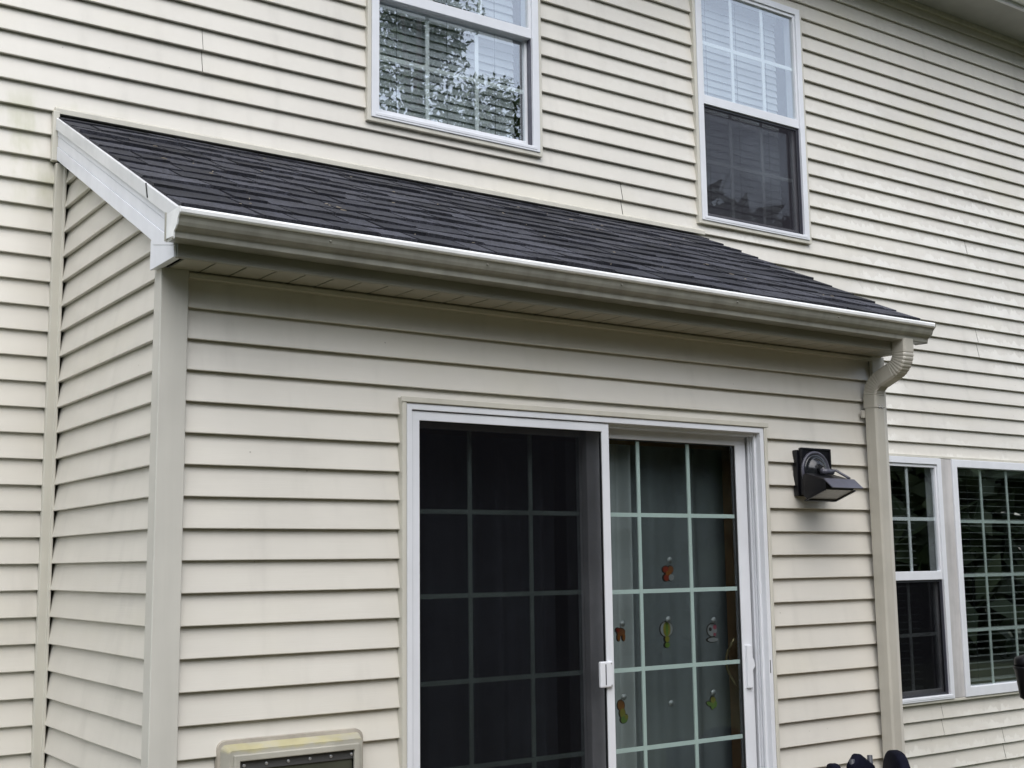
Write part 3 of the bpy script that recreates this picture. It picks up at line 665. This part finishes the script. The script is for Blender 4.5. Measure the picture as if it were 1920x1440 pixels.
sun(1.944, 1.026, 0.060, [(-0.006, 0.026, 0.017, 0.020, 'orange', 0.2), (0, -0.004, 0.014, 0.018, 'yellow', 0), (0.008, -0.028, 0.018, 0.014, 'green', 0.3), (0.018, -0.020, 0.009, 0.009, 'yellow', 0)], 'tall orange and yellow suncatcher below the brown one')
sun(2.430, 1.030, 0.040, [(0.008, 0.008, 0.013, 0.015, 'yellow', 0.4), (-0.014, -0.006, 0.016, 0.008, 'green', -0.4), (0.002, -0.016, 0.008, 0.014, 'green', 0.2), (0.018, -0.010, 0.009, 0.014, 'green', -0.2)], 'small leafy green and yellow suncatcher')
e = empty('suction_hook', (2.192, YO, 1.043)); tag(e, 'bare clear suction hook on the door glass with nothing hanging', 'hook')
def bp_(mb, name, mm, sm=False):
    o = mb.build(name, mm, e, smooth=sm); o.location = (-2.192, -YO, -1.043); return o
hook(2.192, 1.043, bp_)

# ------------------------------------------------------------------ wall flood light
lx = empty('wall_light', (2.99, 0, 1.88)); tag(lx, 'black flood light on a square plate beside the sliding door', 'wall light')
def lp(mb, name, mm, **k):
    o = mb.build(name, mm, lx, **k); o.location = (-2.99, 0, -1.88); return o
lp(MB().box(2.888, 3.084, -0.018, 0.008, 1.895, 2.100), 'mounting_block', 'black', bevel=0.003)
lp(MB().box(2.900, 3.094, -0.032, -0.016, 1.900, 2.110), 'back_plate', 'black', bevel=0.004)
lp(MB().ring(2.900, 3.094, 1.900, 2.110, -0.036, -0.030, 0.010), 'plate_rim', 'black', bevel=0.002)
lp(MB().lathe_y((2.985, -0.032, 2.010), [(0.074, 0.0), (0.074, -0.006), (0.068, -0.012), (0.060, -0.010), (0.052, -0.016), (0.040, -0.028), (0.022, -0.036), (0.004, -0.038)], 36), 'canopy', 'blackgloss', smooth=True)
lp(MB().lathe_y((2.985, -0.034, 2.005), [(0.078, 0.002), (0.092, 0.0), (0.090, -0.008), (0.082, -0.010), (0.078, -0.004)], 36), 'ornament_ring', 'greymetal', smooth=True)
lp(MB().tube([(2.980, -0.060, 2.020), (2.972, -0.085, 2.012), (2.970, -0.105, 1.998)], [0.018, 0.016, 0.014], 14), 'knuckle', 'blackgloss', smooth=True)
lp(MB().tube([(2.945, -0.108, 2.000), (3.015, -0.108, 2.000)], 0.013, 14), 'swivel_bolt', 'greymetal', smooth=True)
lp(MB().tube([(3.005, -0.106, 2.004), (3.03, -0.115, 2.006), (3.035, -0.185, 1.966)], 0.006, 8), 'bracket_arm', 'greymetal', smooth=True)
hb = [(-0.078, 1.992), (-0.192, 1.958), (-0.192, 1.918), (-0.082, 1.880), (-0.066, 1.890)]
lp(MB().prism([(2.868, y, z) for y, z in hb], (0.184, 0, 0)), 'housing', 'black', bevel=0.003)
lp(MB().prism([(2.862, -0.188, 1.958), (2.862, -0.236, 1.918), (2.862, -0.239, 1.921), (2.862, -0.190, 1.963)], (0.196, 0, 0)), 'visor', 'greymetal')
lp(MB().prism([(2.858, y, z) for y, z in [(-0.192, 1.916), (-0.080, 1.876), (-0.078, 1.869), (-0.194, 1.910)]], (0.010, 0, 0)), 'lens_rim', 'black')
lp(MB().prism([(3.052, y, z) for y, z in [(-0.192, 1.916), (-0.080, 1.876), (-0.078, 1.869), (-0.194, 1.910)]], (0.010, 0, 0)), 'lens_rim', 'black')
lp(MB().prism([(2.868, y, z) for y, z in [(-0.090, 1.879), (-0.078, 1.876), (-0.078, 1.868), (-0.090, 1.872)]], (0.184, 0, 0)), 'lens_rim', 'black')
lp(MB().prism([(2.870, y, z) for y, z in [(-0.190, 1.9165), (-0.090, 1.8815), (-0.0905, 1.8785), (-0.1905, 1.9135)]], (0.180, 0, 0)), 'lens', 'lens')
for i in range(9):
    xx = 2.876+i*0.0205; lp(MB().prism([(xx, y, z) for y, z in [(-0.072, 1.992), (-0.060, 1.985), (-0.050, 1.905), (-0.066, 1.893)]], (0.005, 0, 0)), 'cooling_fin', 'black')

# ------------------------------------------------------------------ pet door
pe = empty('pet_door', (0.4725, 0, 0.40)); tag(pe, 'beige pet door in the siding with yellow algae on its top', 'pet door')
def pp(mb, name, mm, **k):
    o = mb.build(name, mm, pe, **k); o.location = (-0.4725, 0, -0.40); return o
def rrect(x0, x1, z0, z1, r, n=5):
    L = []
    for cx, cz, a in ((x1-r, z1-r, 0), (x0+r, z1-r, 90), (x0+r, z0+r, 180), (x1-r, z0+r, 270)):
        for i in range(n+1): q = math.radians(a+90*i/n); L.append((cx+r*math.cos(q), cz+r*math.sin(q)))
    return L
def rring(o, i, ys):      # rounded ring: outer loop at wall, outer front, inner front, inner back
    mb = MB(); n = len(o[0]); loops = [[(x, y, z) for x, z in lp_] for lp_, y in zip((o[0], o[1], i[0], i[1]), ys)]
    for L in loops: mb.v += L
    for k in range(3):
        for j in range(n): mb.f.append((k*n+j, k*n+(j+1) % n, (k+1)*n+(j+1) % n, (k+1)*n+j))
    return mb
mb = rring((rrect(0.222, 0.723, 0.40, 1.066, 0.022), rrect(0.240, 0.705, 0.418, 1.048, 0.010)), (rrect(0.272, 0.686, 0.45, 1.020, 0.006), rrect(0.272, 0.686, 0.45, 1.020, 0.006)), (0.0, -0.046, -0.046, -0.006))
pp(mb, 'outer_frame', 'petframe')
pp(MB().ring(0.252, 0.692, 0.43, 1.034, -0.056, -0.044, 0.020), 'inner_frame', 'petframe', bevel=0.003)
mb = rring((rrect(0.214, 0.731, 0.392, 1.076, 0.03), rrect(0.216, 0.729, 0.394, 1.074, 0.028)), (rrect(0.226, 0.719, 0.404, 1.062, 0.03), rrect(0.226, 0.719, 0.404, 1.062, 0.03)), (0.012, -0.006, -0.008, 0.0)); pp(mb, 'caulk_bead', 'caulk')
pp(MB().box(0.273, 0.685, -0.040, -0.030, 0.984, 1.013), 'clamp_strip', 'petstrip', bevel=0.002)
for i in range(6): pp(MB().lathe_y((0.290+i*0.0755, -0.040, 0.999), [(0.0052, 0.002), (0.0052, -0.003), (0.002, -0.004)], 12), 'screw', 'screw')
pp(MB().box(0.284, 0.674, -0.034, -0.028, 0.455, 0.990), 'flap', 'petflap')
pp(MB().box(0.274, 0.280, -0.045, -0.020, 0.455, 0.98), 'side_seal', 'rubber'); pp(MB().box(0.678, 0.684, -0.045, -0.020, 0.455, 0.98), 'side_seal', 'rubber')

# ------------------------------------------------------------------ folded chairs by the corner, torch
def chair(loc, yaw, hh, wd, rad, lean, label, peak=False):
    c = empty('folded_chair', loc); tag(c, label, 'chair', 'dark folded chairs by the corner post'); c.rotation_euler = (lean, 0, yaw)
    L = [(x, z) for x, z in rrect(-wd/2, wd/2, 0.30, hh, rad)]
    if peak: L = [(-wd/2, 0.30), (wd/2, 0.30), (wd/2, hh-0.062), (-0.025, hh), (-wd/2, hh-0.040)]
    MB().prism([(x, -0.022, z) for x, z in L], (0, 0.044, 0)).build('back_pad', 'navy', c, bevel=0.012, smooth=True)
    MB().prism([(x, 0.03, z) for x, z in rrect(-wd/2+0.02, wd/2-0.02, 0.25, hh*0.72, 0.03)], (0, 0.04, 0)).build('seat_pad', 'navy', c, bevel=0.012, smooth=True)
    for s in (-1, 1):
        MB().tube([(s*(wd/2-0.015), 0.0, 0.0), (s*(wd/2-0.015), 0.0, hh*0.5), (s*(wd/2-0.015), -0.003, hh-rad)], 0.011).build('leg', 'tube', c, smooth=True)
        MB().tube([(s*(wd/2-0.045), 0.075, 0.0), (s*(wd/2-0.045), 0.075, hh*0.55)], 0.011).build('leg', 'tube', c, smooth=True)
    return c
chair((2.955, -0.42, 0.09), math.radians(57), 0.752, 0.27, 0.12, 0.0, 'dark navy chair with a tall rounded back beside the corner post')
c2 = chair((2.835, -0.36, 0.09), math.radians(10), 0.748, 0.17, 0.02, -0.03, 'dark navy folded chair with a squarer tilted back between two others', True)
chair((2.645, -0.38, 0.09), math.radians(55), 0.725, 0.13, 0.05, -0.02, 'smallest dark folded chair, lowest of the three')
to = empty('garden_torch', (4.082, -0.30, 0)); tag(to, 'black garden torch standing before the wide many-paned window', 'torch')
def tl(prof, name, m, seg=20):
    mb = MB()
    for r, z in prof:
        for j in range(seg): q = 6.2832*j/seg; mb.v.append((r*math.cos(q), r*math.sin(q), z))
    for i in range(len(prof)-1):
        for j in range(seg): a = i*seg+j; b = i*seg+(j+1) % seg; mb.f.append((a, b, b+seg, a+seg))
    mb.f.append(tuple(range(seg))); mb.f.append(tuple(range((len(prof)-1)*seg, len(prof)*seg))); return mb.build(name, m, to, smooth=True)
tl([(0.028, 0.955), (0.042, 0.965), (0.058, 1.09), (0.064, 1.10), (0.064, 1.108)], 'oil_bowl', 'black'); tl([(0.058, 1.108), (0.058, 1.140), (0.05, 1.150), (0.02, 1.16)], 'collar', 'black'); tl([(0.011, -0.02), (0.011, 0.958)], 'pole', 'black')

# ------------------------------------------------------------------ debris on the roof
mb = MB()
for i in range(46):
    q = E0+dv*random.uniform(0.1, RL-0.1)+nv*0.013; x = random.uniform(0.1, 3.35); a = random.uniform(0, 3.14); L = random.uniform(0.003, 0.012); wv = random.uniform(0.001, 0.003)
    e1 = Vector((math.cos(a), 0, 0))+dv*math.sin(a); e2 = Vector((-math.sin(a), 0, 0))+dv*math.cos(a); c = Vector((x, q.y, q.z))
    mb.prism([c-e1*L, c-e2*wv, c+e1*L, c+e2*wv], nv*0.0025)
o = mb.build('roof_debris', 'debris'); reloc(o, (1.7, 0.4, 3.05)); tag(o, 'tiny pale bits of debris scattered on the dark shingles', 'debris', kind='stuff')

# ------------------------------------------------------------------ trees behind the viewpoint (seen mirrored in the panes)
def leaves(centres, spread, count, size, seedv):
    r = np.random.default_rng(seedv); c = np.array(centres, float); idx = r.integers(0, len(c), count)
    d = r.normal(size=(count, 3)); d /= np.linalg.norm(d, axis=1)[:, None]; rad = r.random(count)**0.45
    P = c[idx, :3]+d*(rad*c[idx, 3])[:, None]*np.array(spread)
    a = r.normal(size=(count, 3)); a /= np.linalg.norm(a, axis=1)[:, None]; b = np.cross(a, r.normal(size=(count, 3))); b /= np.linalg.norm(b, axis=1)[:, None]
    s = size*(0.6+0.8*r.random(count))[:, None]
    V = np.stack([P-a*s, P-b*s*0.45, P+a*s, P+b*s*0.45], 1).reshape(-1, 3)
    me = bpy.data.meshes.new('crown'); me.vertices.add(len(V)); me.vertices.foreach_set('co', V.ravel().astype(np.float32))
    me.loops.add(4*count); me.loops.foreach_set('vertex_index', np.arange(4*count, dtype=np.int32))
    me.polygons.add(count); me.polygons.foreach_set('loop_start', np.arange(0, 4*count, 4, dtype=np.int32)); me.update(calc_edges=True); return me
def tree(loc, h, crown_r, seedv, label):
    r = random.Random(seedv); t = empty('leafy_tree', loc); tag(t, label, 'tree', 'trees mirrored in the glass')
    mb = MB(); mb.tube([(0, 0, -0.1), (0.05, 0, h*0.3), (0.1, 0.05, h*0.6), (0.1, 0.1, h*0.9)], [0.22, 0.17, 0.11, 0.03], 10)
    cl = []
    for i in range(16):
        z = h*(0.42+0.5*i/15); a = r.uniform(0, 6.28); rr = crown_r*math.sin(math.pi*(0.15+0.8*i/15))*r.uniform(0.5, 1.0)
        p = (rr*math.cos(a), rr*math.sin(a), z+r.uniform(-0.3, 0.5)); cl.append((*p, r.uniform(0.7, 1.3)*crown_r*0.36))
        mb.tube([(0.06, 0.03, z*0.72), (p[0]*0.5, p[1]*0.5, z*0.9), p], [0.06, 0.04, 0.012], 6)
    mb.build('trunk', 'bark', t, smooth=True)
    me = leaves(cl, (1, 1, 0.8), 30000, 0.058, seedv); me.materials.append(M['leaf']); o = bpy.data.objects.new('crown', me); COL.objects.link(o); o.parent = t
tree((8.6, -10.6, 0), 12.0, 3.0, 3, 'tall leafy tree standing nearest the house, mirrored in the upstairs pane')
tree((5.0, -13.0, 0), 11.0, 3.2, 8, 'broad leafy tree standing further out on the lawn')
cl = []
r = random.Random(2)
for i in range(170):
    a = math.radians(205+130*i/169); R_ = 19+r.uniform(-2.5, 2.5); top = 6.2+1.6*math.sin(a*5)+r.uniform(-0.8, 0.8)
    for z in (1.2, 2.9, 4.6, 6.2): cl.append((2+R_*math.cos(a), R_*math.sin(a)*1.0, z*top/6.2, r.uniform(1.4, 2.0)))
me = leaves(cl, (1, 1, 1), 100000, 0.40, 5); me.materials.append(M['leaf2']); o = bpy.data.objects.new('far_woods', me); COL.objects.link(o)
reloc(o, (2, -19, 0)); tag(o, 'dark belt of woods across the lawn, dimly mirrored in the patio door', 'woods', kind='stuff')
